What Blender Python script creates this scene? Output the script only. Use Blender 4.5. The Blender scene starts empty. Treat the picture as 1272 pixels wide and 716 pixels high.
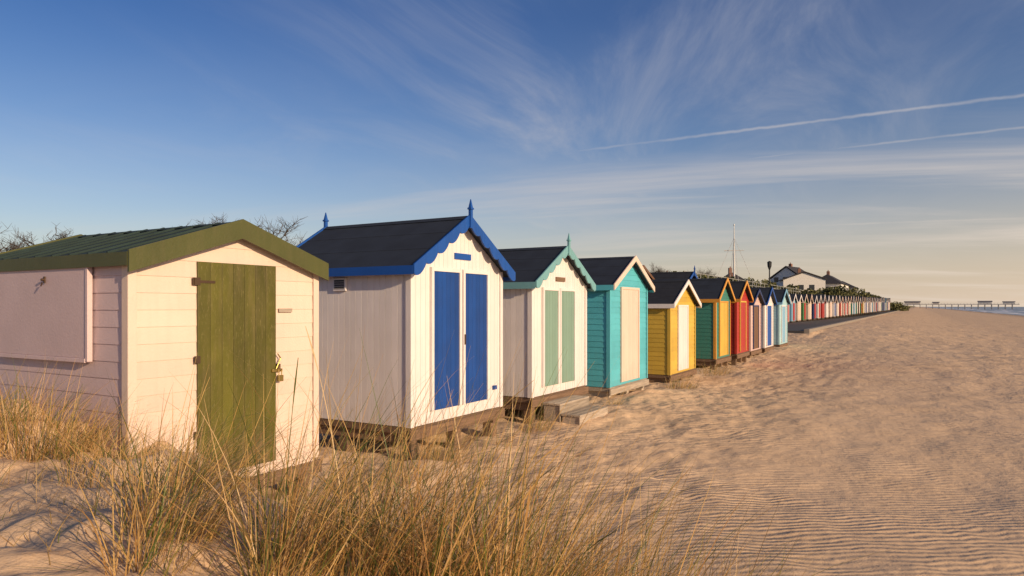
import bpy, bmesh, math, random
import numpy as np
from mathutils import Vector
random.seed(7); np.random.seed(7)
scene=bpy.context.scene
COL=scene.collection
# ------------------------------------------------------------------ materials
def new_mat(name):
    m=bpy.data.materials.new(name); m.use_nodes=True
    nt=m.node_tree; b=nt.nodes['Principled BSDF']
    return m,nt,b
def N(nt,t,**kw):
    n=nt.nodes.new(t)
    for k,v in kw.items(): setattr(n,k,v)
    return n
def paint(name,col,rough=0.5,var=0.08,dirt=0.16,grain=0.2,peel=0.0):
    m,nt,b=new_mat(name); L=nt.links.new
    tc=N(nt,'ShaderNodeTexCoord'); geo=N(nt,'ShaderNodeNewGeometry')
    mr=N(nt,'ShaderNodeMapRange'); L(geo.outputs['Random Per Island'],mr.inputs[0])
    mr.inputs[3].default_value=1-var; mr.inputs[4].default_value=1+var*0.3
    n1=N(nt,'ShaderNodeTexNoise'); n1.inputs['Scale'].default_value=2.3; n1.inputs['Detail'].default_value=4
    L(tc.outputs['Object'],n1.inputs['Vector'])
    mr2=N(nt,'ShaderNodeMapRange'); L(n1.outputs[0],mr2.inputs[0]); mr2.inputs[1].default_value=.3; mr2.inputs[2].default_value=.7
    mr2.inputs[3].default_value=1-var; mr2.inputs[4].default_value=1.0
    mu=N(nt,'ShaderNodeMath',operation='MULTIPLY'); L(mr.outputs[0],mu.inputs[0]); L(mr2.outputs[0],mu.inputs[1])
    vm=N(nt,'ShaderNodeVectorMath',operation='SCALE'); vm.inputs[0].default_value=col[:3]; L(mu.outputs[0],vm.inputs['Scale'])
    sep=N(nt,'ShaderNodeSeparateXYZ'); L(tc.outputs['Object'],sep.inputs[0])
    mz=N(nt,'ShaderNodeMapRange'); L(sep.outputs['Z'],mz.inputs[0]); mz.inputs[1].default_value=0.0; mz.inputs[2].default_value=0.45
    mz.inputs[3].default_value=1; mz.inputs[4].default_value=0
    mp=N(nt,'ShaderNodeMapping'); mp.inputs['Scale'].default_value=(9,9,1.2); L(tc.outputs['Object'],mp.inputs[0])
    n2=N(nt,'ShaderNodeTexNoise'); n2.inputs['Scale'].default_value=2; n2.inputs['Detail'].default_value=4; L(mp.outputs[0],n2.inputs['Vector'])
    r2=N(nt,'ShaderNodeMapRange'); L(n2.outputs[0],r2.inputs[0]); r2.inputs[1].default_value=.45; r2.inputs[2].default_value=.75
    ad=N(nt,'ShaderNodeMath',operation='MULTIPLY_ADD'); L(mz.outputs[0],ad.inputs[0]); ad.inputs[1].default_value=1.6; ad.inputs[2].default_value=.3
    m3=N(nt,'ShaderNodeMath',operation='MULTIPLY'); L(ad.outputs[0],m3.inputs[0]); L(r2.outputs[0],m3.inputs[1])
    m4=N(nt,'ShaderNodeMath',operation='MULTIPLY'); L(m3.outputs[0],m4.inputs[0]); m4.inputs[1].default_value=dirt; m4.use_clamp=True
    mx=N(nt,'ShaderNodeMix',data_type='RGBA'); L(m4.outputs[0],mx.inputs[0]); L(vm.outputs[0],mx.inputs[6]); mx.inputs[7].default_value=(.30,.20,.12,1)
    out=mx.outputs[2]
    if peel>0:
        n4=N(nt,'ShaderNodeTexNoise'); n4.inputs['Scale'].default_value=14; n4.inputs['Detail'].default_value=8; L(mp.outputs[0],n4.inputs['Vector'])
        r4=N(nt,'ShaderNodeMapRange'); L(n4.outputs[0],r4.inputs[0]); r4.inputs[1].default_value=.60; r4.inputs[2].default_value=.70
        m5=N(nt,'ShaderNodeMath',operation='MULTIPLY'); L(r4.outputs[0],m5.inputs[0]); m5.inputs[1].default_value=peel
        mx2=N(nt,'ShaderNodeMix',data_type='RGBA'); L(m5.outputs[0],mx2.inputs[0]); L(out,mx2.inputs[6]); mx2.inputs[7].default_value=(.26,.22,.08,1); out=mx2.outputs[2]
    L(out,b.inputs['Base Color']); b.inputs['Roughness'].default_value=rough
    mp3=N(nt,'ShaderNodeMapping'); mp3.inputs['Scale'].default_value=(30,30,30); L(tc.outputs['Object'],mp3.inputs[0])
    n3=N(nt,'ShaderNodeTexNoise'); n3.inputs['Scale'].default_value=1.5; n3.inputs['Detail'].default_value=2; L(mp3.outputs[0],n3.inputs['Vector'])
    bu=N(nt,'ShaderNodeBump'); bu.inputs['Strength'].default_value=grain; bu.inputs['Distance'].default_value=.01
    L(n3.outputs[0],bu.inputs['Height']); L(bu.outputs[0],b.inputs['Normal'])
    return m
def felt(name,col):
    m,nt,b=new_mat(name); L=nt.links.new
    tc=N(nt,'ShaderNodeTexCoord')
    n=N(nt,'ShaderNodeTexNoise'); n.inputs['Scale'].default_value=3; n.inputs['Detail'].default_value=8; L(tc.outputs['Object'],n.inputs['Vector'])
    r=N(nt,'ShaderNodeValToRGB'); L(n.outputs[0],r.inputs[0])
    r.color_ramp.elements[0].position=.3; r.color_ramp.elements[0].color=tuple(c*.75 for c in col)+(1,)
    r.color_ramp.elements[1].position=.75; r.color_ramp.elements[1].color=tuple(c*1.3 for c in col)+(1,)
    L(r.outputs[0],b.inputs['Base Color']); b.inputs['Roughness'].default_value=.8
    n2=N(nt,'ShaderNodeTexNoise'); n2.inputs['Scale'].default_value=120; L(tc.outputs['Object'],n2.inputs['Vector'])
    bu=N(nt,'ShaderNodeBump'); bu.inputs['Strength'].default_value=.4; bu.inputs['Distance'].default_value=.004
    L(n2.outputs[0],bu.inputs['Height']); L(bu.outputs[0],b.inputs['Normal'])
    return m
def rawwood(name,col,var=.35):
    m,nt,b=new_mat(name); L=nt.links.new
    tc=N(nt,'ShaderNodeTexCoord'); geo=N(nt,'ShaderNodeNewGeometry')
    mp=N(nt,'ShaderNodeMapping'); mp.inputs['Scale'].default_value=(14,1.5,20); L(tc.outputs['Object'],mp.inputs[0])
    n=N(nt,'ShaderNodeTexNoise'); n.inputs['Scale'].default_value=2; n.inputs['Detail'].default_value=8; L(mp.outputs[0],n.inputs['Vector'])
    r=N(nt,'ShaderNodeMapRange'); L(n.outputs[0],r.inputs[0]); r.inputs[1].default_value=.3;r.inputs[2].default_value=.7; r.inputs[3].default_value=1-var;r.inputs[4].default_value=1.2
    r1=N(nt,'ShaderNodeMapRange'); L(geo.outputs['Random Per Island'],r1.inputs[0]); r1.inputs[3].default_value=.7; r1.inputs[4].default_value=1.15
    mu=N(nt,'ShaderNodeMath',operation='MULTIPLY'); L(r.outputs[0],mu.inputs[0]); L(r1.outputs[0],mu.inputs[1])
    vm=N(nt,'ShaderNodeVectorMath',operation='SCALE'); vm.inputs[0].default_value=col; L(mu.outputs[0],vm.inputs['Scale'])
    L(vm.outputs[0],b.inputs['Base Color']); b.inputs['Roughness'].default_value=.8
    bu=N(nt,'ShaderNodeBump'); bu.inputs['Strength'].default_value=.5; bu.inputs['Distance'].default_value=.008
    L(n.outputs[0],bu.inputs['Height']); L(bu.outputs[0],b.inputs['Normal'])
    return m
def plain(name,col,rough=.6,metal=0):
    m,nt,b=new_mat(name); L=nt.links.new
    tc=N(nt,'ShaderNodeTexCoord'); n=N(nt,'ShaderNodeTexNoise'); n.inputs['Scale'].default_value=5; n.inputs['Detail'].default_value=5
    L(tc.outputs['Object'],n.inputs['Vector'])
    r=N(nt,'ShaderNodeMapRange'); L(n.outputs[0],r.inputs[0]); r.inputs[3].default_value=.75; r.inputs[4].default_value=1.2
    vm=N(nt,'ShaderNodeVectorMath',operation='SCALE'); vm.inputs[0].default_value=col[:3]; L(r.outputs[0],vm.inputs['Scale'])
    L(vm.outputs[0],b.inputs['Base Color']); b.inputs['Roughness'].default_value=rough; b.inputs['Metallic'].default_value=metal
    return m

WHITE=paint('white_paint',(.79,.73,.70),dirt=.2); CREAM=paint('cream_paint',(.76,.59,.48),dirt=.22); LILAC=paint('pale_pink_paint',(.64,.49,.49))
OLIVE=paint('olive_paint',(.125,.115,.010),var=.35,dirt=.5,peel=.5); OLIVED=paint('olive_trim_paint',(.085,.090,.020),var=.2,dirt=.2)
BLUE=paint('blue_paint',(.004,.06,.28),var=.2,dirt=.06); BLUET=paint('blue_trim_paint',(.006,.075,.34),var=.1,dirt=.06)
SAGE=paint('sage_paint',(.21,.33,.26)); SAGET=paint('sage_trim_paint',(.17,.38,.40))
TURQ=paint('turquoise_paint',(.10,.48,.56),var=.12,dirt=.12); YEL=paint('yellow_paint',(.66,.43,.06),var=.15)
TEAL=paint('teal_green_paint',(.05,.22,.17)); ORNG=paint('orange_paint',(.65,.30,.04)); REDP=paint('red_paint',(.42,.03,.02))
PINK=paint('pink_paint',(.66,.46,.42)); SKYB=paint('sky_blue_paint',(.22,.45,.62)); AQUA=paint('aqua_paint',(.40,.62,.66))
NAVY=paint('navy_paint',(.01,.03,.12)); GREENP=paint('green_paint',(.05,.20,.06)); BROWN=paint('brown_paint',(.16,.08,.04))
FELT=felt('slate_felt',(.016,.022,.033)); FELTG=felt('green_felt',(.014,.032,.028)); FELTD=felt('dark_felt',(.016,.017,.020))
WOOD=rawwood('weathered_wood',(.20,.12,.07)); WOODD=rawwood('dark_bearer_wood',(.10,.065,.04)); WOODL=rawwood('pale_step_wood',(.42,.34,.26))
IRON=plain('rusty_iron',(.10,.06,.035),.6,.6); BRASS=plain('brass',(.5,.36,.12),.35,.9); BLACK=plain('vent_dark',(.02,.02,.022))
GLASS=plain('window_glass',(.03,.035,.045),.15); SLATE=plain('house_slate',(.04,.036,.038),.8); WALLW=plain('render_wall',(.76,.72,.66),.9); BRICK=plain('brick_wall',(.24,.12,.08),.9)
# ------------------------------------------------------------------ mesh builder
class MB:
    def __init__(s): s.v=[]; s.f=[]; s.m=[]
    def prism(s,poly,vec,mi=0):
        n=len(poly); b=len(s.v); vec=Vector(vec)
        for p in poly: s.v.append(tuple(p))
        for p in poly: s.v.append(tuple(Vector(p)+vec))
        s.f.append([b+i for i in range(n)]); s.f.append([b+n+i for i in reversed(range(n))])
        for i in range(n):
            j=(i+1)%n; s.f.append([b+i,b+n+i,b+n+j,b+j])
        s.m+= [mi]*(n+2)
    def box(s,x0,x1,y0,y1,z0,z1,mi=0):
        s.prism([(x0,y0,z0),(x1,y0,z0),(x1,y1,z0),(x0,y1,z0)],(0,0,z1-z0),mi)
    def hexa(s,p,mi=0):
        b=len(s.v); s.v+= [tuple(q) for q in p]
        s.f+= [[b,b+1,b+2,b+3],[b+7,b+6,b+5,b+4]]+[[b+i,b+4+i,b+4+(i+1)%4,b+(i+1)%4] for i in range(4)]
        s.m+=[mi]*6
    def tube(s,p0,p1,r0,r1,n=6,mi=0):
        p0=Vector(p0);p1=Vector(p1); d=(p1-p0)
        if d.length<1e-6: return
        d.normalize(); a=d.orthogonal().normalized(); c=d.cross(a); b=len(s.v)
        for p,r in((p0,r0),(p1,r1)):
            for i in range(n):
                t=2*math.pi*i/n; s.v.append(tuple(p+a*math.cos(t)*r+c*math.sin(t)*r))
        for i in range(n):
            j=(i+1)%n; s.f.append([b+i,b+j,b+n+j,b+n+i]); s.m.append(mi)
        s.f.append([b+i for i in reversed(range(n))]); s.f.append([b+n+i for i in range(n)]); s.m+=[mi,mi]
    def obj(s,name,mats,parent=None,bevel=0,smooth=False):
        me=bpy.data.meshes.new(name); me.from_pydata(s.v,[],s.f); me.update()
        for m in (mats if isinstance(mats,(list,tuple)) else [mats]): me.materials.append(m)
        me.polygons.foreach_set('material_index',s.m)
        bm=bmesh.new(); bm.from_mesh(me); bmesh.ops.recalc_face_normals(bm,faces=bm.faces); bm.to_mesh(me); bm.free()
        o=bpy.data.objects.new(name,me); COL.objects.link(o)
        if parent: o.parent=parent
        if bevel:
            md=o.modifiers.new('bevel','BEVEL'); md.width=bevel; md.segments=2; md.limit_method='ANGLE'
        if smooth:
            for p in me.polygons: p.use_smooth=True
        return o
def empty(name,loc,rot=0):
    e=bpy.data.objects.new(name,None); e.empty_display_size=.3; COL.objects.link(e); e.location=loc; e.rotation_euler=(0,0,rot); return e
# ------------------------------------------------------------------ beach hut
def hut(loc,w,depth,eave,apex,front,side,trim,roofm,clad_front='h',clad_side='h',ov=.12,ovf=.15,bw=.15,
        scallop=False,finial=False,doors=(),base=WOODD,base_h=.45,detail=True,corner=None,ribs=False,rot=0,bh=.125,fascia=None,lap=.012,name='beach_hut'):
    P=empty(name,loc,rot); t=(apex-eave)/(w/2); hw=w/2; th=.05
    def top(y): return eave+t*min(y,w-y)
    c=MB(); e=.012
    c.prism([(-e,e,0),(-e,w-e,0),(-e,w-e,top(w-e)-.003),(-e,hw,apex-.003),(-e,e,top(e)-.003)],(-(depth-2*e),0,0))
    if not detail: c.obj('walls',side,P)
    if detail:
        c.obj('wall_core',side,P)
        f=MB()
        if clad_front=='h':
            z=0
            while z<apex-.02:
                z1=min(z+bh,apex-.005)
                y0=max(0,(z-eave)/t); y1=max(0,(z1-eave)/t)
                y1=min(y1,hw-.001)
                f.hexa([(lap,y0,z),(lap,w-y0,z),(-.011,w-y0,z),(-.011,y0,z),(.002,y1,z1),(.002,w-y1,z1),(-.011,w-y1,z1),(-.011,y1,z1)])
                z+=bh
        else:
            n=round(w/.105); bwid=w/n
            for i in range(n):
                a=i*bwid+.0022; b=(i+1)*bwid-.0022
                poly=[(0,a,0.0),(0,b,0.0),(0,b,top(b))]
                if a<hw<b: poly.append((0,hw,apex))
                poly.append((0,a,top(a)))
                f.prism([(p[0]-.011,p[1],p[2]) for p in poly],(.018,0,0))
        f.obj('front_cladding',front,P,bevel=.002)
        s=MB()
        for sy,sg in((0,-1),(w,1)):
            if clad_side=='h':
                z=0
                while z<eave-.02:
                    z1=min(z+bh,eave)
                    yo=sy+sg*lap; yt=sy+sg*.002; yi=sy-sg*.011
                    s.hexa([(-depth,yo,z),(-.001,yo,z),(-.001,yi,z),(-depth,yi,z),(-depth,yt,z1),(-.001,yt,z1),(-.001,yi,z1),(-depth,yi,z1)])
                    z+=bh
            else:
                n=round(depth/.105); bwid=(depth-.002)/n
                for i in range(n):
                    a=-depth+i*bwid+.0022; b=-depth+(i+1)*bwid-.0022
                    y0,y1=sorted((sy-sg*.011,sy+sg*.007)); s.box(a,b,y0,y1,0,eave)
        s.obj('side_cladding',side,P,bevel=.002)
        k=MB(); cm=corner or front
        k.box(-.065,.026,-.026,-.0205,-.004,eave+.0); k.box(.0205,.026,-.0203,.055,-.004,eave)
        k.box(-.065,.026,w+.0205,w+.026,-.004,eave); k.box(.0205,.026,w-.055,w+.0203,-.004,eave)
        k.obj('corner_boards',cm,P,bevel=.003)
    r=MB(); g=.004
    for sg in(0,1):
        pts=[(-ov,eave-ov*t+g),(hw,apex+g),(hw,apex+g+th),(-ov,eave-ov*t+g+th)]
        if sg: pts=[(w-p[0]+ (.0),p[1]) for p in pts]
        r.prism([(ovf,p[0],p[1]) for p in pts],(-(depth+ovf+.12),0,0))
    if ribs:
        for x in np.arange(-depth-.05,ovf-.05,.30):
            for sg in(0,1):
                pts=[(-ov+.01,eave-(ov-.01)*t+g+th-.01),(hw,apex+g+th-.01),(hw,apex+g+th+.02),(-ov+.01,eave-(ov-.01)*t+g+th+.02)]
                if sg: pts=[(w-p[0],p[1]) for p in pts]
                r.prism([(x,p[0],p[1]) for p in pts],(.022,0,0))
    elif detail:
        for q in (.33,.66):
            for sg in(0,1):
                ya=-ov+(hw+ov)*q; pts=[(ya,eave+ya*t+g+th-.002),(ya+.05,eave+(ya+.05)*t+g+th-.002),(ya+.05,eave+(ya+.05)*t+g+th+.004),(ya,eave+ya*t+g+th+.006)]
                if sg: pts=[(w-p[0],p[1]) for p in pts]
                r.prism([(ovf-.002,p[0],p[1]) for p in pts],(-(depth+ovf+.11),0,0))
    r.prism([(ovf-.001,hw-.09,apex+g+th-.09*t+.012),(ovf-.001,hw,apex+g+th+.014),(ovf-.001,hw+.09,apex+g+th-.09*t+.012),(ovf-.001,hw,apex+g+th-.12*t)],(-(depth+ovf+.118),0,0))
    r.obj('roof',roofm,P)
    bb=MB(); up=th+.035
    def barge(x,scal):
        for sg in(0,1):
            a=(-ov-.015,eave-(ov+.015)*t+up); m=(hw,apex+up)
            low=[]
            if scal:
                nseg=5; K=nseg*8
                for i in range(K+1):
                    q=i/K; yy=m[0]+(a[0]-m[0])*q; zz=m[1]+(a[1]-m[1])*q - bw*.72 - .075*abs(math.sin(math.pi*q*nseg))**.7
                    low.append((yy,zz))
                for i in range(K):
                    q0=i/K;q1=(i+1)/K
                    A=(m[0]+(a[0]-m[0])*q0,m[1]+(a[1]-m[1])*q0);B=(m[0]+(a[0]-m[0])*q1,m[1]+(a[1]-m[1])*q1)
                    qd=[A,B,low[i+1],low[i]]
                    if sg: qd=[(w-p[0],p[1]) for p in qd]
                    bb.prism([(x,p[0],p[1]) for p in qd],(.024,0,0))
            else:
                pts=[a,m,(hw,m[1]-bw),(a[0],a[1]-bw)]
                if sg: pts=[(w-p[0],p[1]) for p in pts]
                bb.prism([(x,p[0],p[1]) for p in pts],(.024,0,0))
    barge(ovf+.002,scallop); barge(-depth-.146,False)
    bb.obj('barge_boards',trim,P)
    fb=MB(); zf=eave-ov*t
    fb.box(-depth-.12,ovf,-ov-.018,-ov-.001,zf-.055,zf+th+.012); fb.box(-depth-.12,ovf,w+ov+.001,w+ov+.018,zf-.055,zf+th+.012)
    fb.obj('eaves_fascia',fascia or trim,P)
    if finial:
        fo=MB()
        for x in(ovf+.028,-depth-.15):
            zb=apex+up
            fo.box(x-.02,x+.02,hw-.028,hw+.028,zb-.20,zb+.07)
            fo.box(x-.032,x+.032,hw-.04,hw+.04,zb+.07,zb+.095)
            fo.hexa([(x-.022,hw-.03,zb+.095),(x+.022,hw-.03,zb+.095),(x+.022,hw+.03,zb+.095),(x-.022,hw+.03,zb+.095),
                     (x-.004,hw-.005,zb+.22),(x+.004,hw-.005,zb+.22),(x+.004,hw+.005,zb+.22),(x-.004,hw+.005,zb+.22)])
        fo.obj('finials',trim,P)
    for (y0,y1,z0,z1,mat,fr,nb) in doors:
        d=MB(); n=nb; q=(y1-y0)/n; x0=.0125 if detail else -.005
        for i in range(n): d.box(x0,.034,y0+i*q+.002,y0+(i+1)*q-.002,z0,z1)
        d.box(x0,.027,y0+.001,y1-.001,z0+.001,z1-.001)
        d.obj('door',mat,P,bevel=.002 if detail else 0)
        if fr:
            k=MB(); fw=.055
            k.box(x0,.052,y0-fw,y0-.002,z0-.0,z1+fw); k.box(x0,.052,y1+.002,y1+fw,z0-.0,z1+fw); k.box(x0,.0505,y0-.002,y1+.002,z1+.002,z1+fw)
            k.obj('door_frame',fr,P,bevel=.003)
    k=MB()
    k.box(-depth,.01,.0,w,-.10,-.006)
    for y in (.12,w/2,w-.12): k.box(-depth+.02,-.03,y-.06,y+.06,-.24,-.102)
    if detail:
        k.box(.012,.05,-.05,w+.05,-.17,-.03)
        for y in(.15,w/2,w-.15):
            for x in(-.12,-depth/2,-depth+.2): k.box(x-.08,x+.08,y-.08,y+.08,-base_h-.5,-.242)
    k.obj('floor_frame',base,P,bevel=.006 if detail else 0)
    return P

XF=-5.83
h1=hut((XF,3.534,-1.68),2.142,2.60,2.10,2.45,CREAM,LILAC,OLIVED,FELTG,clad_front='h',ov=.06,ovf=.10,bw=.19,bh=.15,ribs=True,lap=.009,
       doors=[(.64,1.555,.08,2.10,OLIVE,None,7)],corner=CREAM,base=WOOD)
k=MB()
k.box(-2.13,-.55,-.060,-.0215,1.22,2.04); k.obj('shutter_panel',LILAC,h1,bevel=.004)
k=MB()
for a in[(-2.16,-2.131),(-.549,-.51)]: k.box(a[0],a[1],-.068,-.0215,1.19,2.05)
k.box(-2.131,-.549,-.072,-.0215,1.18,1.219); k.obj('shutter_frame',LILAC,h1,bevel=.004)
k=MB(); k.tube((-1.22,-.075,1.93),(-1.22,-.10,1.93),.012,.012); k.box(-1.232,-1.208,-.075,-.066,1.90,1.96); k.tube((-1.22,-.09,1.90),(-1.20,-.11,1.87),.008,.006); k.obj('hook',IRON,h1)
k=MB()
for z in(.45,1.15,1.88): k.box(.0345,.041,.60,.66,z,z+.07)
k.box(.0345,.041,.66,.82,1.9,1.925); k.box(.0265,.034,.585,.638,1.88,1.95)
k.box(.0265,.05,1.56,1.60,1.02,1.08)
k.obj('hinges',IRON,h1)
k=MB(); k.box(.0345,.058,1.49,1.62,1.00,1.03); k.box(.05,.085,1.55,1.61,.90,.965); k.tube((.067,1.562,.96),(.067,1.562,1.02),.006,.006); k.tube((.067,1.60,.96),(.067,1.60,1.02),.006,.006); k.tube((.067,1.555,1.02),(.067,1.606,1.02),.006,.006)
k.tube((.05,1.54,1.03),(.05,1.60,1.14),.008,.008); k.tube((.05,1.60,1.14),(.05,1.56,1.19),.008,.006)
k.obj('padlock',BRASS,h1,bevel=.003)
k=MB(); k.box(.020,.028,1.60,1.78,1.62,1.66); k.obj('name_plate',WOODL,h1)
k=MB(); k.box(.0145,.028,.06,2.08,-.03,.075); k.obj('sill_board',CREAM,h1)
h2=hut((XF,7.37,-1.61),2.325,2.55,2.17,2.87,WHITE,WHITE,BLUET,FELT,clad_front='v',clad_side='v',ov=.14,ovf=.16,bw=.17,scallop=True,finial=True,
       doors=[(.465,1.09,.17,2.10,BLUE,WHITE,6),(1.237,1.85,.17,2.10,BLUE,WHITE,6)],fascia=BLUET,base=WOOD)
k=MB(); k.box(.0075,.026,1.0,1.42,2.30,2.39); k.obj('name_plate',BLUET,h2)
def vent(P,x,z,fm):
    k=MB(); k.box(x-.12,x+.12,-.040,-.0125,z-.09,z+.09); k.obj('vent_frame',fm,P,bevel=.003)
    k=MB(); k.box(x-.095,x+.095,-.043,-.0402,z-.065,z+.065)
    for i in range(4): k.box(x-.095,x+.095,-.046,-.0432,z-.055+i*.03,z-.051+i*.03,1)
    k.obj('vent_louvres',[BLACK,fm],P)
vent(h2,-1.24,1.92,WHITE)
k=MB(); k.box(.052,.06,1.2,1.235,1.05,1.2); k.obj('door_bolt',IRON,h2)
k=MB(); k.box(.0075,.05,2.05,2.13,.30,.36); k.obj('name_plate_small',BLUE,h2)
h3=hut((XF,10.73,-1.59),2.29,2.6,2.02,2.66,WHITE,WHITE,SAGET,FELT,clad_front='v',clad_side='v',bw=.14,finial=True,scallop=True,
       doors=[(.42,.97,.15,1.88,SAGE,WHITE,5),(1.10,1.68,.15,1.88,SAGE,WHITE,5)],base=WOOD)
k=MB(); k.box(.0075,.03,.92,1.30,2.06,2.14); k.obj('name_plate',WOOD,h3)
h4=hut((XF,14.30,-1.77),2.41,2.7,2.24,2.87,TURQ,TURQ,CREAM,FELT,clad_front='h',bw=.13,
       doors=[(.67,1.72,.06,2.16,CREAM,CREAM,8)],base=WOODL,fascia=TURQ,corner=TURQ)
vent(h4,-.95,1.72,WHITE)
h5=hut((XF,18.60,-1.86),2.45,2.7,1.93,2.55,YEL,YEL,WHITE,FELTD,clad_front='h',bw=.13,doors=[(.72,1.58,.06,1.85,WHITE,WHITE,7)],base=WOOD)
hut((XF+.1,23.15,-1.72),2.0,2.6,1.98,2.62,TEAL,TEAL,ORNG,FELT,bw=.11,doors=[(.45,1.55,.06,1.85,YEL,ORNG,6)],base=WOOD,corner=ORNG)
hut((XF+.2,25.75,-1.70),2.0,2.6,1.98,2.58,REDP,REDP,ORNG,FELTD,bw=.11,doors=[(.5,1.4,.06,1.85,REDP,YEL,6)],base=WOOD)
hut((XF,29.15,-1.80),2.1,3.0,1.95,2.45,PINK,PINK,NAVY,FELTD,bw=.11,doors=[(.5,1.5,.06,1.8,BROWN,NAVY,6)],base=WOOD)
hut((XF,32.1,-1.82),2.1,2.6,2.0,2.62,WHITE,SKYB,BLUET,FELT,bw=.11,doors=[(.5,1.5,.06,1.85,BLUET,WHITE,6)],base=WOOD)
hut((XF,35.9,-1.85),2.35,2.6,2.05,2.65,AQUA,AQUA,SKYB,FELT,bw=.11,doors=[(.6,1.6,.06,1.85,SKYB,WHITE,6)],base=WOOD)
hut((-7.7,26.0,-1.05),2.3,2.8,1.75,2.35,NAVY,BROWN,BLUET,FELTD,bw=.11,finial=True,doors=[(.6,1.6,.06,1.7,WHITE,WHITE,6)],base=WOOD)
hut((-8.9,23.6,-.75),2.3,2.6,1.75,2.2,BROWN,BROWN,BROWN,FELTD,bw=.11,doors=[(.6,1.6,.06,1.7,WHITE,WHITE,6)],base=WOOD)
# ------------------------------------------------------------------ steps in front of hut 3
k=MB()
sx=XF+.07
for i,(a,b,zt) in enumerate([(.0,.36,-1.70),(.365,.74,-1.87)]):
    for q in range(3):
        ww=(b-a)/3; k.box(sx+a+q*ww+.004,sx+a+(q+1)*ww-.004,11.0,12.25,zt-.04,zt-.002*q)
    k.box(sx+a+.02,sx+b-.03,11.02,11.07,-2.4,zt-.042); k.box(sx+a+.02,sx+b-.03,12.18,12.23,-2.4,zt-.042)
    k.box(sx+b-.03,sx+b-.006,11.0,12.25,-2.4,zt-.042)
k.obj('wooden_steps',WOODL,bevel=.006)
# ------------------------------------------------------------------ terrain
rng=np.random.RandomState(3); TAB=rng.rand(256,256)
def vnoise(x,y):
    xi=np.floor(x).astype(int); yi=np.floor(y).astype(int); fx=x-xi; fy=y-yi
    fx=fx*fx*(3-2*fx); fy=fy*fy*(3-2*fy)
    a=TAB[xi&255,yi&255];b=TAB[(xi+1)&255,yi&255];c=TAB[xi&255,(yi+1)&255];d=TAB[(xi+1)&255,(yi+1)&255]
    return (a*(1-fx)+b*fx)*(1-fy)+(c*(1-fx)+d*fx)*fy-.5
def ss(x,a,b):
    t=np.clip((x-a)/(b-a),0,1); return t*t*(3-2*t)
def H(X,Y):
    X=np.asarray(X,float);Y=np.asarray(Y,float)
    z=-2.08-np.clip(X+2,0,400)*.0325
    z=np.maximum(z,-7)
    near=1-ss(np.hypot(X,Y),60,160)
    z=z+near*(.16*vnoise(X*.22+3,Y*.22)+.07*vnoise(X*.7,Y*.7+9)+.03*vnoise(X*1.9+5,Y*1.9)+.012*vnoise(X*5,Y*5))
    tr=ss(X,-.5,-3.5)*ss(X,-9,-7)*ss(Y,4.5,6.5)*(1-ss(Y,30,42)); z=z+tr*(.05*vnoise(X*2.7+4,Y*2.7)+.055*vnoise(X*5.5,Y*5.5+3))
    edge=3.95+.35*np.sin(X*.9+.6)+.5*vnoise(X*.8,Y*.8)-.12*(X+5.8)
    d=ss(Y,edge+.75,edge-.75)*ss(X,.4,-2.2)
    z=z+d*(.93+.26*vnoise(X*.9+7,Y*.9+1)+.20*vnoise(X*2.6,Y*2.6)+.09*vnoise(X*6,Y*6))
    z=z+.10*ss(X,-3.5,-5.5)*ss(Y,5,7)*(.5+1.2*vnoise(X*1.3,Y*1.3))
    z=z+.5*ss(Y,26,60)*ss(X,6,-5)
    pl=ss(X,-5.2,-5.6)*ss(Y,42,47)
    z=z*(1-pl)+(-1.55)*pl
    bk=ss(X,-8.8,-12)*(1-ss(Y,42,47)); z=z*(1-bk)+(-1.2+.3*vnoise(X*.1,Y*.1))*bk
    b2=ss(X,-13.5,-19)*ss(Y,30,60); z=z+b2*3.6
    return z
def axis(pts):
    out=[]
    for a,b,st in pts: out.append(np.arange(a,b,st))
    return np.concatenate(out)
ax=axis([(-4000,-1000,300),(-1000,-200,50),(-200,-30,5),(-30,-9,.5),(-9,4,.05),(4,12,.15),(12,60,1.),(60,200,10),(200,1000,100),(1000,4001,500)])
ay=axis([(-200,-20,20),(-20,0,1),(0,1,.1),(1,9,.05),(9,20,.1),(20,60,.4),(60,200,2.5),(200,1000,25),(1000,6001,250)])
GX,GY=np.meshgrid(ax,ay,indexing='ij'); GZ=H(GX,GY)
nx,ny=GX.shape; V=np.stack([GX,GY,GZ],-1).reshape(-1,3)
idx=np.arange(nx*ny).reshape(nx,ny)
F=np.stack([idx[:-1,:-1],idx[1:,:-1],idx[1:,1:],idx[:-1,1:]],-1).reshape(-1,4)
me=bpy.data.meshes.new('sand_beach'); me.from_pydata(V.tolist(),[],F.tolist()); me.polygons.foreach_set('use_smooth',[True]*len(F)); me.update()
ground=bpy.data.objects.new('sand_beach_ground',me); COL.objects.link(ground)
m,nt,b=new_mat('sand'); L=nt.links.new
geo=N(nt,'ShaderNodeNewGeometry'); sep=N(nt,'ShaderNodeSeparateXYZ'); L(geo.outputs['Position'],sep.inputs[0])
def noise(scale,detail=6,src=None,dist=0,rough=.5):
    n=N(nt,'ShaderNodeTexNoise'); n.inputs['Scale'].default_value=scale; n.inputs['Detail'].default_value=detail; n.inputs['Distortion'].default_value=dist; n.inputs['Roughness'].default_value=rough
    L(src or geo.outputs['Position'],n.inputs['Vector']); return n.outputs[0]
def rng_(src,a,b_,c=0,d=1,smooth=False):
    r=N(nt,'ShaderNodeMapRange'); L(src,r.inputs[0]); r.inputs[1].default_value=a; r.inputs[2].default_value=b_; r.inputs[3].default_value=c; r.inputs[4].default_value=d
    if smooth: r.interpolation_type='SMOOTHSTEP'
    return r.outputs[0]
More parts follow.
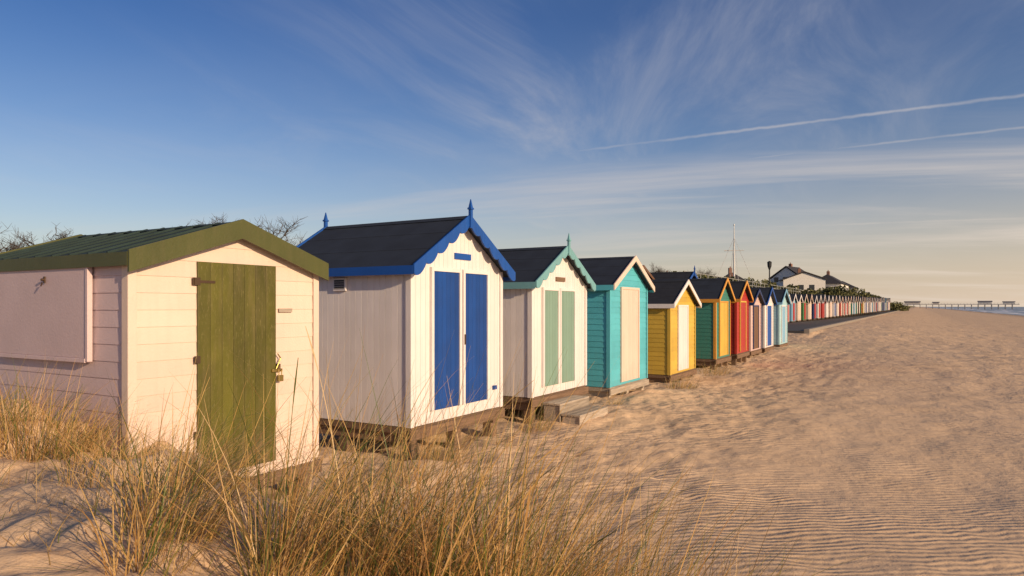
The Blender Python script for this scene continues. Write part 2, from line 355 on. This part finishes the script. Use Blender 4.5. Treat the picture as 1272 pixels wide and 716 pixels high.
def math_(op,a,b_=None,c=None):
    n=N(nt,'ShaderNodeMath',operation=op)
    for i,v in enumerate((a,b_,c)):
        if v is None: continue
        if isinstance(v,(int,float)): n.inputs[i].default_value=v
        else: L(v,n.inputs[i])
    return n.outputs[0]
def mix_(f,a,b_,mode='MIX'):
    n=N(nt,'ShaderNodeMix',data_type='RGBA',blend_type=mode)
    if isinstance(f,(int,float)): n.inputs[0].default_value=f
    else: L(f,n.inputs[0])
    for i,v in((6,a),(7,b_)):
        if isinstance(v,tuple): n.inputs[i].default_value=v
        else: L(v,n.inputs[i])
    return n.outputs[2]
c=mix_(rng_(noise(.5,3),.35,.65),(.68,.46,.27,1),(.59,.39,.22,1))
c=mix_(rng_(noise(160,1),.35,.7),c,(.72,.51,.32,1))
dark=rng_(noise(5,4),.60,.72); c=mix_(math_('MULTIPLY',dark,.2),c,(.30,.19,.11,1))
peb=rng_(noise(45,2),.70,.74); c=mix_(math_('MULTIPLY',peb,.5),c,(.18,.12,.08,1))
gx=math_('ADD',sep.outputs['X'],math_('MULTIPLY_ADD',noise(.4,3),3,-1.5))
gm=rng_(gx,-9.5,-11); gfol=mix_(noise(1.2,3),(.07,.075,.025,1),(.19,.15,.07,1)); c=mix_(gm,c,gfol)
hn=noise(.9,6,None,0,.65)
hz=math_('MULTIPLY',rng_(hn,.54,.64),rng_(sep.outputs['Y'],12,30)); c=mix_(math_('MULTIPLY',hz,.3),c,(.26,.17,.10,1))
wet=rng_(sep.outputs['X'],22,30); c=mix_(math_('MULTIPLY',wet,.6),c,(.18,.13,.10,1))
L(c,b.inputs['Base Color']); b.inputs['Roughness'].default_value=.95
mp=N(nt,'ShaderNodeMapping'); mp.inputs['Rotation'].default_value=(0,0,math.radians(-40)); L(geo.outputs['Position'],mp.inputs[0])
wv=N(nt,'ShaderNodeTexWave',wave_type='BANDS',bands_direction='Y',wave_profile='SIN'); wv.inputs['Scale'].default_value=3.1; wv.inputs['Distortion'].default_value=8
wv.inputs['Detail'].default_value=2.; wv.inputs['Detail Scale'].default_value=.55; L(mp.outputs[0],wv.inputs['Vector'])
rm=math_('MULTIPLY',rng_(noise(.45,3),.36,.62),rng_(sep.outputs['Y'],20,9))
rm=math_('MULTIPLY',rm,rng_(math_('ADD',sep.outputs['X'],math_('MULTIPLY',sep.outputs['Y'],.6)),-1.6,.6,.05,1))
rip=math_('MULTIPLY',math_('MULTIPLY',wv.outputs['Fac'],rm),.0095)
h=math_('ADD',rip,math_('MULTIPLY',noise(1.6,3),.035)); h=math_('ADD',h,math_('MULTIPLY',noise(9,3),.014)); h=math_('ADD',h,math_('MULTIPLY',noise(60,1),.003))
h=math_('ADD',h,math_('MULTIPLY',math_('MULTIPLY',hn,rng_(sep.outputs['Y'],8,30)),.20))
h=math_('ADD',h,math_('MULTIPLY',math_('MULTIPLY',noise(4,2),rng_(sep.outputs['X'],-1.8,-3.6)),.05))
bu=N(nt,'ShaderNodeBump'); bu.inputs['Strength'].default_value=1; bu.inputs['Distance'].default_value=1.0; L(h,bu.inputs['Height']); L(bu.outputs[0],b.inputs['Normal'])
me.materials.append(m)
# ------------------------------------------------------------------ sea
m,nt,b=new_mat('sea_water'); L=nt.links.new
geo=N(nt,'ShaderNodeNewGeometry'); sep=N(nt,'ShaderNodeSeparateXYZ'); L(geo.outputs['Position'],sep.inputs[0])
mp=N(nt,'ShaderNodeMapping'); mp.inputs['Scale'].default_value=(.12,.012,1); L(geo.outputs['Position'],mp.inputs[0])
fo=rng_(noise(1.0,5,mp.outputs[0],.5),.50,.56); fo=math_('MULTIPLY',fo,rng_(sep.outputs['X'],130,50))
c=mix_(fo,(.17,.22,.25,1),(.8,.8,.8,1)); L(c,b.inputs['Base Color']); L(rng_(fo,0,1,.3,.9),b.inputs['Roughness'])
bu=N(nt,'ShaderNodeBump'); bu.inputs['Distance'].default_value=.5; mp2=N(nt,'ShaderNodeMapping'); mp2.inputs['Scale'].default_value=(.5,.1,1); L(geo.outputs['Position'],mp2.inputs[0])
L(noise(1,5,mp2.outputs[0]),bu.inputs['Height']); L(bu.outputs[0],b.inputs['Normal'])
sx_=axis([(30,120,1.5),(120,400,20),(400,6001,400)]); sy_=axis([(-100,600,12),(600,12001,300)])
SX,SY=np.meshgrid(sx_,sy_,indexing='ij'); amp=.4*(1-ss(SX,90,200))*ss(SX,31,37)
SZ=-3.2+amp*np.maximum(0,np.sin(SX*.42+3*vnoise(SX*.02,SY*.015)))**3*(1+vnoise(SX*.1,SY*.03))
ii=np.arange(SX.size).reshape(SX.shape); F=np.stack([ii[:-1,:-1],ii[1:,:-1],ii[1:,1:],ii[:-1,1:]],-1).reshape(-1,4)
me=bpy.data.meshes.new('sea'); me.from_pydata(np.stack([SX,SY,SZ],-1).reshape(-1,3).tolist(),[],F.tolist()); me.materials.append(m)
me.polygons.foreach_set('use_smooth',[True]*len(F)); COL.objects.link(bpy.data.objects.new('sea',me))
# ------------------------------------------------------------------ promenade
ASPH=plain('asphalt',(.06,.056,.055),.9); CONC=plain('concrete',(.26,.22,.18),.9)
k=MB(); k.box(-9.9,-5.9,45,420,-1.60,-1.46); k.obj('promenade_path',ASPH)
k=MB(); 
for y in np.arange(45,420,6): k.box(-5.9,-5.6,y+.02,y+5.98,-2.2,-1.36)
k.obj('promenade_kerb',CONC)
# ------------------------------------------------------------------ far huts
pal=[WHITE,CREAM,CREAM,SKYB,REDP,GREENP,PINK,WHITE,AQUA,YEL,WHITE,NAVY,TEAL,CREAM,BROWN,WHITE,SAGE,LILAC]
y=62.0; i=0
while y<168:
    w=random.choice([2.1,2.2,2.3]); c1=random.choice(pal); c2=random.choice([WHITE,CREAM,c1]); x=-10.1+ (y-62)*.047
    hut((x,y,-1.36+(y-62)*.006),w,2.4,1.75+random.uniform(-.1,.1),2.40+random.uniform(-.1,.12),c1,c1,random.choice([WHITE,WHITE,CREAM,c2]),random.choice([FELT,FELTD,FELT]),
        doors=[(w*.28,w*.72,.05,1.65,random.choice([c2,BLUE,WHITE,CREAM,REDP]),None,2)],detail=False,bw=.17)
    y+=w+random.uniform(.35,.6); i+=1
# ------------------------------------------------------------------ upper railing
k=MB(); yy=52.
while yy<118:
    x=-15.2-(yy-52)*.01; zg=2.35
    k.tube((x,yy,zg-2.2),(x,yy,zg+.35),.04,.04,5); yy+=2.4
for zz in(.3,-.1): k.tube((-15.2,52,2.35+zz),(-15.86,118,2.35+zz),.035,.035,5)
k.obj('promenade_railing',plain('rail_paint',(.3,.3,.28)))
# ------------------------------------------------------------------ flagpole
k=MB(); fx,fy=-15.9,71.7
k.tube((fx,fy,0),(fx,fy,5.3),.12,.08,8); k.tube((fx,fy,5.3),(fx,fy,8.1),.06,.035,8); k.tube((fx,fy,8.1),(fx,fy,8.25),.09,.05,8)
k.tube((fx-.9,fy-.3,5.6),(fx+.9,fy+.3,5.6),.05,.03,6)
for dx,dy in((2.2,1.2),(-2.2,-1.2),(-1.0,2),(1.,-2.)): k.tube((fx+dx,fy+dy,1.0),(fx,fy,6.9),.02,.02,4)
k.obj('flagpole',plain('mast_white',(.6,.59,.57)))
k=MB(); bx,by=-22,125.9
k.tube((bx,by,1),(bx,by,6.3),.14,.10,8); k.tube((bx,by,6.3),(bx,by,6.9),.12,.34,8); k.tube((bx,by,6.9),(bx,by,7.6),.34,.38,8); k.tube((bx,by,7.6),(bx,by,7.8),.42,.1,8)
k.obj('beacon_post',BLACK)
# ------------------------------------------------------------------ houses
def house(loc,lx,ly,hz,rz,wall,roofm,rot=0,chim=True,gable=False):
    P=empty('house',loc,rot); k=MB(); k.box(0,lx,0,ly,-3,hz); 
    r=MB(); o=.4; ry=min(lx,ly)/2
    b=[(-o,-o,hz),(lx+o,-o,hz),(lx+o,ly+o,hz),(-o,ly+o,hz)]
    if gable:
        k.prism([(lx*.02,0.02,hz+.005),(lx*.98,0.02,hz+.005),(lx/2,0.02,hz+rz*.95)],(0,ly-.04,0))
        r.prism([(-o,-.3,hz-.1),(lx/2,-.3,hz+rz),(lx/2,-.3,hz+rz+.25),(-o,-.3,hz+.15)],(0,ly+.6,0))
        r.prism([(lx+o,-.3,hz-.1),(lx/2,-.3,hz+rz),(lx/2,-.3,hz+rz+.25),(lx+o,-.3,hz+.15)],(0,ly+.6,0))
    else:
        if ly>=lx: t=[(lx/2-.05,ry,hz+rz),(lx/2+.05,ry,hz+rz),(lx/2+.05,ly-ry,hz+rz),(lx/2-.05,ly-ry,hz+rz)]
        else: t=[(ry,ly/2-.05,hz+rz),(lx-ry,ly/2-.05,hz+rz),(lx-ry,ly/2+.05,hz+rz),(ry,ly/2+.05,hz+rz)]
        r.hexa(b+t)
    k.obj('walls',wall,P); r.obj('roof',roofm,P)
    g=MB()
    for yy in np.arange(1,ly-1.2,2.3):
        for zz in ([.8] if hz<4 else [.8,3.4]): g.box(lx+.01,lx+.05,yy,yy+1.1,zz,zz+1.2)
    for xx in np.arange(1,lx-1.2,2.3):
        for zz in ([.8] if hz<4 else [.8,3.4]): g.box(xx,xx+1.1,-.05,-.01,zz,zz+1.2)
    g.obj('windows',GLASS,P)
    if chim:
        k=MB(); k.box(lx*.4,lx*.4+.7,ly*.45,ly*.45+.9,hz+rz*.5,hz+rz+1.0); k.tube((lx*.4+.35,ly*.45+.3,hz+rz+1),(lx*.4+.35,ly*.45+.3,hz+rz+1.35),.13,.1); k.obj('chimney',BRICK,P)
house((-27,172,3.0),9,9,3.2,1.7,WALLW,SLATE,rot=.25,gable=True); house((-23,186,2.9),7,20,2.6,2.5,WALLW,SLATE); house((-33,190,2.9),8,9,4.2,3.0,WALLW,SLATE,rot=-.2,gable=True)
house((-38,150,2.3),8,14,2.2,1.8,BRICK,SLATE,rot=.15); house((-47,128,2.3),9,13,1.9,1.5,WALLW,SLATE,rot=-.1,gable=True); house((-22,214,2.6),7,12,2.6,2.0,WALLW,SLATE,chim=False)
house((-40,168,2.3),6,6,3.4,2.6,BRICK,SLATE,rot=.5)
# ------------------------------------------------------------------ scrub
def leafmat(name,a,b_):
    m,nt2,b=new_mat(name); g=nt2.nodes.new('ShaderNodeNewGeometry'); r=nt2.nodes.new('ShaderNodeValToRGB')
    r.color_ramp.elements[0].color=a+(1,); r.color_ramp.elements[1].color=b_+(1,)
    nt2.links.new(g.outputs['Random Per Island'],r.inputs[0]); nt2.links.new(r.outputs[0],b.inputs['Base Color']); b.inputs['Roughness'].default_value=.8; return m
SCR=leafmat('scrub_leaves',(.035,.045,.012),(.15,.14,.045))
def scrub(name,lumps,n,size):
    vs=[];fs=[]
    P=np.array(lumps); wts=P[:,3]**2; wts/=wts.sum()
    ch=np.random.choice(len(P),n,p=wts)
    for c in ch:
        x,y,z,r=P[c]; d=np.random.normal(size=3); d/=np.linalg.norm(d); rr=r*(.55+.5*random.random())
        p=np.array([x,y,z])+d*rr*np.array([1,1,.75])
        a=np.random.normal(size=3); a/=np.linalg.norm(a); bb=np.cross(a,np.random.normal(size=3)); bb/=np.linalg.norm(bb); s=size*random.uniform(.5,1.3); b0=len(vs)
        for q in(-a*s-bb*s*.5,a*s-bb*s*.3,a*s*.8+bb*s*.5,-a*s*.5+bb*s*.6): vs.append(tuple(p+q))
        fs.append([b0,b0+1,b0+2,b0+3])
    me=bpy.data.meshes.new(name); me.from_pydata(vs,[],fs); me.materials.append(SCR); o=bpy.data.objects.new(name,me); COL.objects.link(o)
lum=[]
for i in range(90):
    y=random.uniform(60,175); lum.append((-16-random.uniform(0,5)-.0*y,y,1.9+random.uniform(-.3,.6),random.uniform(.7,1.4)))
for i in range(190):
    y=random.uniform(150,320); q=max(0,(y-168)/150); x=-12+8.5*min(1,max(0,q)*1.3)-random.uniform(0,7); lum.append((x,y,(3.2-4.0*q)-random.uniform(0,2.5)*(1-q*.7),random.uniform(1.1,2.1)*(1-.3*q)))
for i in range(60):
    lum.append((-23-random.uniform(0,16),random.uniform(100,240),2.4+random.uniform(0,1.2),random.uniform(.9,2.2)))
scrub('dune_scrub',lum,42000,.26)
# ------------------------------------------------------------------ bare trees
BARK=plain('bark',(.06,.042,.03),.9)
def bare_tree(loc,hgt,seed):
    R=random.Random(seed); k=MB()
    def br(p,d,l,r,lev):
        q=p
        for s in range(3):
            d2=(d+Vector((R.uniform(-.2,.2),R.uniform(-.2,.2),R.uniform(-.05,.15)))).normalized()
            e=q+d2*l/3; k.tube(q,e,r*(1-s*.22),r*(1-(s+1)*.22),5 if lev<2 else 3); q=e; d=d2
            if lev<5 and (s>0 or lev>0):
                for _ in range(2 if s==2 else R.choice([1,2])):
                    a=Vector((R.gauss(0,1),R.gauss(0,1),R.gauss(.15,.5))).normalized()
                    br(e,(d*.7+a*.8).normalized(),l*R.uniform(.6,.78),r*.56,lev+1)
    br(Vector((0,0,-.5)),Vector((0,0,1)),hgt*.40,hgt*.028,0)
    zt=max(v[2] for v in k.v); s=hgt/zt; k.v=[(v[0]*s*1.1,v[1]*s*1.1,v[2]*s) for v in k.v]
    o=k.obj('bare_tree',BARK); o.location=loc
bare_tree((-45.5,19.8,-1.2),6.2,1); bare_tree((-44,21.4,-1.2),6.0,5); bare_tree((-35.5,26.6,-1.2),6.9,2); bare_tree((-36.5,27.0,-1.2),6.8,12)
bare_tree((-26,77.5,1.5),3.6,3); bare_tree((-26,100,1.5),4.4,4); bare_tree((-27,88,1.5),3.4,6)
# ------------------------------------------------------------------ pier
k=MB(); PW=plain('pier_steel_hazed',(.30,.29,.29)); PY=900  # pier grey is lightened in its colour to stand in for distance haze
k.box(-14,92,PY,PY+6,1.9,2.5)
for x in np.arange(-10,92,6): k.box(x-.35,x+.35,PY+.5,PY+5.5,-7,1.9)
for x in np.arange(-14,92,3): k.box(x-.1,x+.1,PY-.1,PY,2.5,3.6)
k.box(-14,92,PY-.12,PY-.02,3.5,3.7)
def pav(x0,x1,z1,z2):
    k.box(x0,x1,PY+.4,PY+5.6,2.5,z1,1); k.prism([(x0-.6,PY-.2,z1),(x0-.6,PY+6.2,z1),(x0-.6,PY+3,z2)],(x1-x0+1.2,0,0),2)
pav(-13,2,4.6,6.0); pav(14,20,4.2,5.2); pav(56,68,4.8,6.2); pav(78,88,4.6,5.6)
k.obj('pier',[PW,WALLW,plain('pier_roof',(.14,.13,.13))])
# ------------------------------------------------------------------ marram grass
m,nt,b=new_mat('marram'); L=nt.links.new
geo=N(nt,'ShaderNodeNewGeometry'); r=N(nt,'ShaderNodeValToRGB'); L(geo.outputs['Random Per Island'],r.inputs[0])
cr=r.color_ramp; cr.elements[0].position=0; cr.elements[0].color=(.09,.13,.025,1); cr.elements[1].position=1; cr.elements[1].color=(.76,.54,.27,1)
for p,cc in((.20,(.16,.18,.035,1)),(.34,(.48,.31,.10,1)),(.6,(.68,.44,.16,1)),(.8,(.48,.26,.09,1))):
    e=cr.elements.new(p); e.color=cc
L(r.outputs[0],b.inputs['Base Color']); b.inputs['Roughness'].default_value=.5
tr=N(nt,'ShaderNodeBsdfTranslucent'); L(r.outputs[0],tr.inputs[0]); mxs=N(nt,'ShaderNodeMixShader'); mxs.inputs[0].default_value=.3
L(b.outputs[0],mxs.inputs[1]); L(tr.outputs[0],mxs.inputs[2]); L(mxs.outputs[0],nt.nodes['Material Output'].inputs[0])
MAR=m
gv=[];gf=[]
def blade(x,y,Ln,wd,az,lean,bend,head=False,zoff=-.03):
    z=float(H(x,y))+zoff; S=8; b0=len(gv); dx,dy=math.cos(az),math.sin(az)
    fa=az+random.uniform(.4,2.7); px_,py_=math.cos(fa),math.sin(fa)
    for i in range(S+1):
        t=i/S; hor=Ln*(lean*t+bend*t*t); ver=Ln*(t*math.sqrt(max(.05,1-lean*lean))-.45*bend*t**2.6*(1+lean))
        ww=wd*(1-t**2.2)*.5+.0004
        if head and t>.78: ww=wd*1.3*(1-(t-.78)/.24*.8)
        cx,cy,cz=x+dx*hor,y+dy*hor,z+ver
        gv.append((cx-px_*ww,cy-py_*ww,cz)); gv.append((cx+px_*ww,cy+py_*ww,cz))
    for i in range(S): gf.append([b0+2*i,b0+2*i+1,b0+2*i+3,b0+2*i+2])
WIND=math.radians(35)
def tuft(cx,cy,rad,n,Lm,wind=.5,dens=.85):
    for _ in range(int(n*dens)):
        a=random.uniform(0,2*math.pi); q=rad*math.sqrt(random.random())
        x=cx+q*math.cos(a);y=cy+q*math.sin(a)
        out=a+random.gauss(0,.6); ln=Lm*random.choice([random.uniform(.3,.75),random.uniform(.6,1.18)])
        vx=math.cos(out)*.6+math.cos(WIND)*wind; vy=math.sin(out)*.6+math.sin(WIND)*wind
        az=math.atan2(vy,vx); lean=min(.75,abs(random.gauss(.2,.17))+.25*q/rad); bend=max(0,random.gauss(.32,.25))
        blade(x,y,ln,random.uniform(.0028,.0058),az,lean,bend,head=random.random()<.03)
T=[(-6.25,3.05,.45,760,.66),(-5.6,3.2,.35,340,.5),(-7.2,2.9,.5,240,.55),(-6.8,2.4,.4,200,.55),
   (-3.05,2.05,.2,340,.8),(-3.5,2.5,.2,180,.6),(-2.75,1.75,.15,120,.65),(-3.9,2.9,.2,180,.55),
   (-2.5,2.3,.18,280,1.02),(-2.2,2.5,.2,360,1.16),(-2.3,2.05,.15,160,.98),(-1.85,2.55,.2,420,1.2),(-1.65,2.85,.22,380,1.16),
   (-1.5,2.6,.18,280,1.1),(-1.45,3.15,.22,360,1.12),(-1.15,3.1,.2,340,1.06),(-1.05,3.5,.22,300,.98),(-2.4,2.95,.22,220,.98),(-3.0,3.2,.25,150,.75),
   (-3.7,3.4,.25,140,.65),(-4.4,3.2,.3,140,.55),(-.75,3.45,.16,170,.75),(-2.0,3.35,.25,260,1.0),(-4.6,2.6,.25,100,.5),(-.8,3.9,.2,140,.72),(-2.9,3.7,.25,200,.92),(-3.4,4.0,.25,160,.85),(-2.4,3.9,.25,150,.9),(-4.0,4.2,.25,110,.75),(-.4,3.9,.12,60,.55),
   (-5.25,6.6,.3,140,.5),(-5.5,7.6,.3,220,.55),(-5.2,8.9,.25,60,.3),(-5.45,10.2,.25,220,.45),(-5.4,5.9,.3,180,.6),(-5.3,17.8,.4,260,.5),(-5.5,21.9,.4,200,.5),(-5.5,22.6,.4,160,.5),(-5.5,13.7,.2,80,.3)]
for t in T: tuft(*t)
for _ in range(700):
    x=random.uniform(-7.5,-.8); y=random.uniform(1.6,4.2)
    if (math.hypot(x,y)<1.9): continue
    blade(x,y,random.uniform(.12,.5),.003,random.uniform(-.6,1.6),random.uniform(.1,.6),random.uniform(0,.6))
for _ in range(2600):
    x=random.uniform(-7.5,-.6); y=random.uniform(1.5,5.0)
    if math.hypot(x,y)<1.5: continue
    blade(x,y,random.uniform(.06,.28),.003,random.uniform(0,6.28),.97,.02,zoff=.004)
me=bpy.data.meshes.new('marram_grass'); me.from_pydata(gv,[],gf); me.materials.append(MAR); COL.objects.link(bpy.data.objects.new('marram_grass',me))
# ------------------------------------------------------------------ light & sky
SUN_EL=16.5; SUN_ROT=103
sd=Vector((math.sin(math.radians(SUN_ROT))*math.cos(math.radians(SUN_EL)),math.cos(math.radians(SUN_ROT))*math.cos(math.radians(SUN_EL)),math.sin(math.radians(SUN_EL))))
ld=bpy.data.lights.new('sun','SUN'); ld.energy=5.0; ld.angle=math.radians(.6); ld.color=(1,.74,.47)
lo=bpy.data.objects.new('sun',ld); COL.objects.link(lo); lo.rotation_euler=sd.to_track_quat('Z','Y').to_euler()
w=bpy.data.worlds.new('World'); scene.world=w; w.use_nodes=True; nt=w.node_tree; L=nt.links.new
bg=nt.nodes['Background']; bg.inputs[1].default_value=.12
sky=N(nt,'ShaderNodeTexSky',sky_type='NISHITA'); sky.sun_disc=False; sky.sun_elevation=math.radians(SUN_EL); sky.sun_rotation=math.radians(SUN_ROT); sky.air_density=1.0; sky.dust_density=1.2; sky.ozone_density=2.0
tc=N(nt,'ShaderNodeTexCoord'); nrm=N(nt,'ShaderNodeVectorMath',operation='NORMALIZE'); L(tc.outputs['Generated'],nrm.inputs[0])
sp=N(nt,'ShaderNodeSeparateXYZ'); L(nrm.outputs[0],sp.inputs[0])
Z=sp.outputs['Z']; X=sp.outputs['X']
tint=mix_(rng_(Z,.02,.38),(.98,.95,1.0,1),(.24,.45,.78,1))
base=mix_(1.0,sky.outputs[0],tint,'MULTIPLY')
hf=math_('POWER',rng_(Z,.24,.0),1.6); ha=rng_(X,-.95,.15,.30,.95)
base=mix_(math_('MULTIPLY',hf,ha),base,(6.5,5.1,3.8,1))
zc=math_('ADD',math_('MAXIMUM',Z,0.0),.10)
u=math_('DIVIDE',X,zc); v=math_('DIVIDE',sp.outputs['Y'],zc)
cb=N(nt,'ShaderNodeCombineXYZ'); L(u,cb.inputs[0]); L(v,cb.inputs[1])
def layer(rot,sc,loc,scale,lo_,hi,dist,rough=.6,det=7):
    m_=N(nt,'ShaderNodeMapping'); m_.inputs['Rotation'].default_value=(0,0,math.radians(rot)); L(cb.outputs[0],m_.inputs[0])
    m2=N(nt,'ShaderNodeMapping'); m2.inputs['Scale'].default_value=sc; m2.inputs['Location'].default_value=loc; L(m_.outputs[0],m2.inputs[0])
    return rng_(noise(scale,det,m2.outputs[0],dist,rough),lo_,hi,smooth=True)
streak=layer(-100,(.40,1.0,1),(1.3,0.4,0),1.6,.36,.86,1.2,.62)
veil=layer(0,(.22,.30,1),(3.1,1.7,0),1.0,.34,.66,.5,.5,4)
band=layer(-15,(.25,1.0,1),(5,2,0),1.0,.44,.74,.5)
cxm=math_('MULTIPLY',rng_(X,-.80,-.50,.25,1),rng_(X,.2,-.15,.5,1))
cl=math_('MULTIPLY',math_('MULTIPLY',math_('MULTIPLY',streak,veil),.42),cxm)
cl=math_('MAXIMUM',cl,math_('MULTIPLY',math_('MULTIPLY',band,rng_(Z,.32,.12)),rng_(X,-.8,-.2,.12,.75)))
cl=math_('ADD',cl,math_('MULTIPLY',veil,.06))
def trail(A,B,wd,x0,x1,amt):
    nv=Vector(A).cross(Vector(B)).normalized()
    dt=N(nt,'ShaderNodeVectorMath',operation='DOT_PRODUCT'); L(nrm.outputs[0],dt.inputs[0]); dt.inputs[1].default_value=nv
    ab=math_('ABSOLUTE',math_('ADD',dt.outputs['Value'],math_('MULTIPLY_ADD',noise(60,4,nrm.outputs[0]),wd*.9,-wd*.45)))
    f=rng_(ab,wd,wd*.15); f=math_('MULTIPLY',f,rng_(X,x0,x1)); f=math_('MULTIPLY',f,rng_(noise(14,4,nrm.outputs[0]),.3,.6,.4,1)); return math_('MULTIPLY',f,amt)
t1=trail((.131,1.232,.302),(-.4378,.9021,.2195),.0032,-.60,-.15,.48)
t2=trail((.131,1.232,.2563),(-.2986,.9828,.1989),.0024,-.42,-.1,.35)
t3=trail((.131,1.232,.1264),(-.2091,1.0347,.1126),.0022,-.3,-.05,.3)
cl=math_('MAXIMUM',cl,math_('MAXIMUM',t1,math_('MAXIMUM',t2,t3)))
ccol=mix_(rng_(Z,.05,.4),(6.6,5.6,4.7,1),(4.4,4.5,4.9,1))
col=mix_(cl,base,ccol)
L(col,bg.inputs[0])
# ------------------------------------------------------------------ camera
cd=bpy.data.cameras.new('camera'); cd.lens=24.62; cd.sensor_width=36; cd.shift_y=.0181; cd.clip_end=20000; cd.clip_start=.05
co=bpy.data.objects.new('camera',cd); COL.objects.link(co); co.location=(0,0,0); co.rotation_euler=(math.radians(90),0,math.radians(30.1))
scene.camera=co
scene.view_settings.view_transform='Standard'; scene.view_settings.look='None'; scene.view_settings.exposure=0
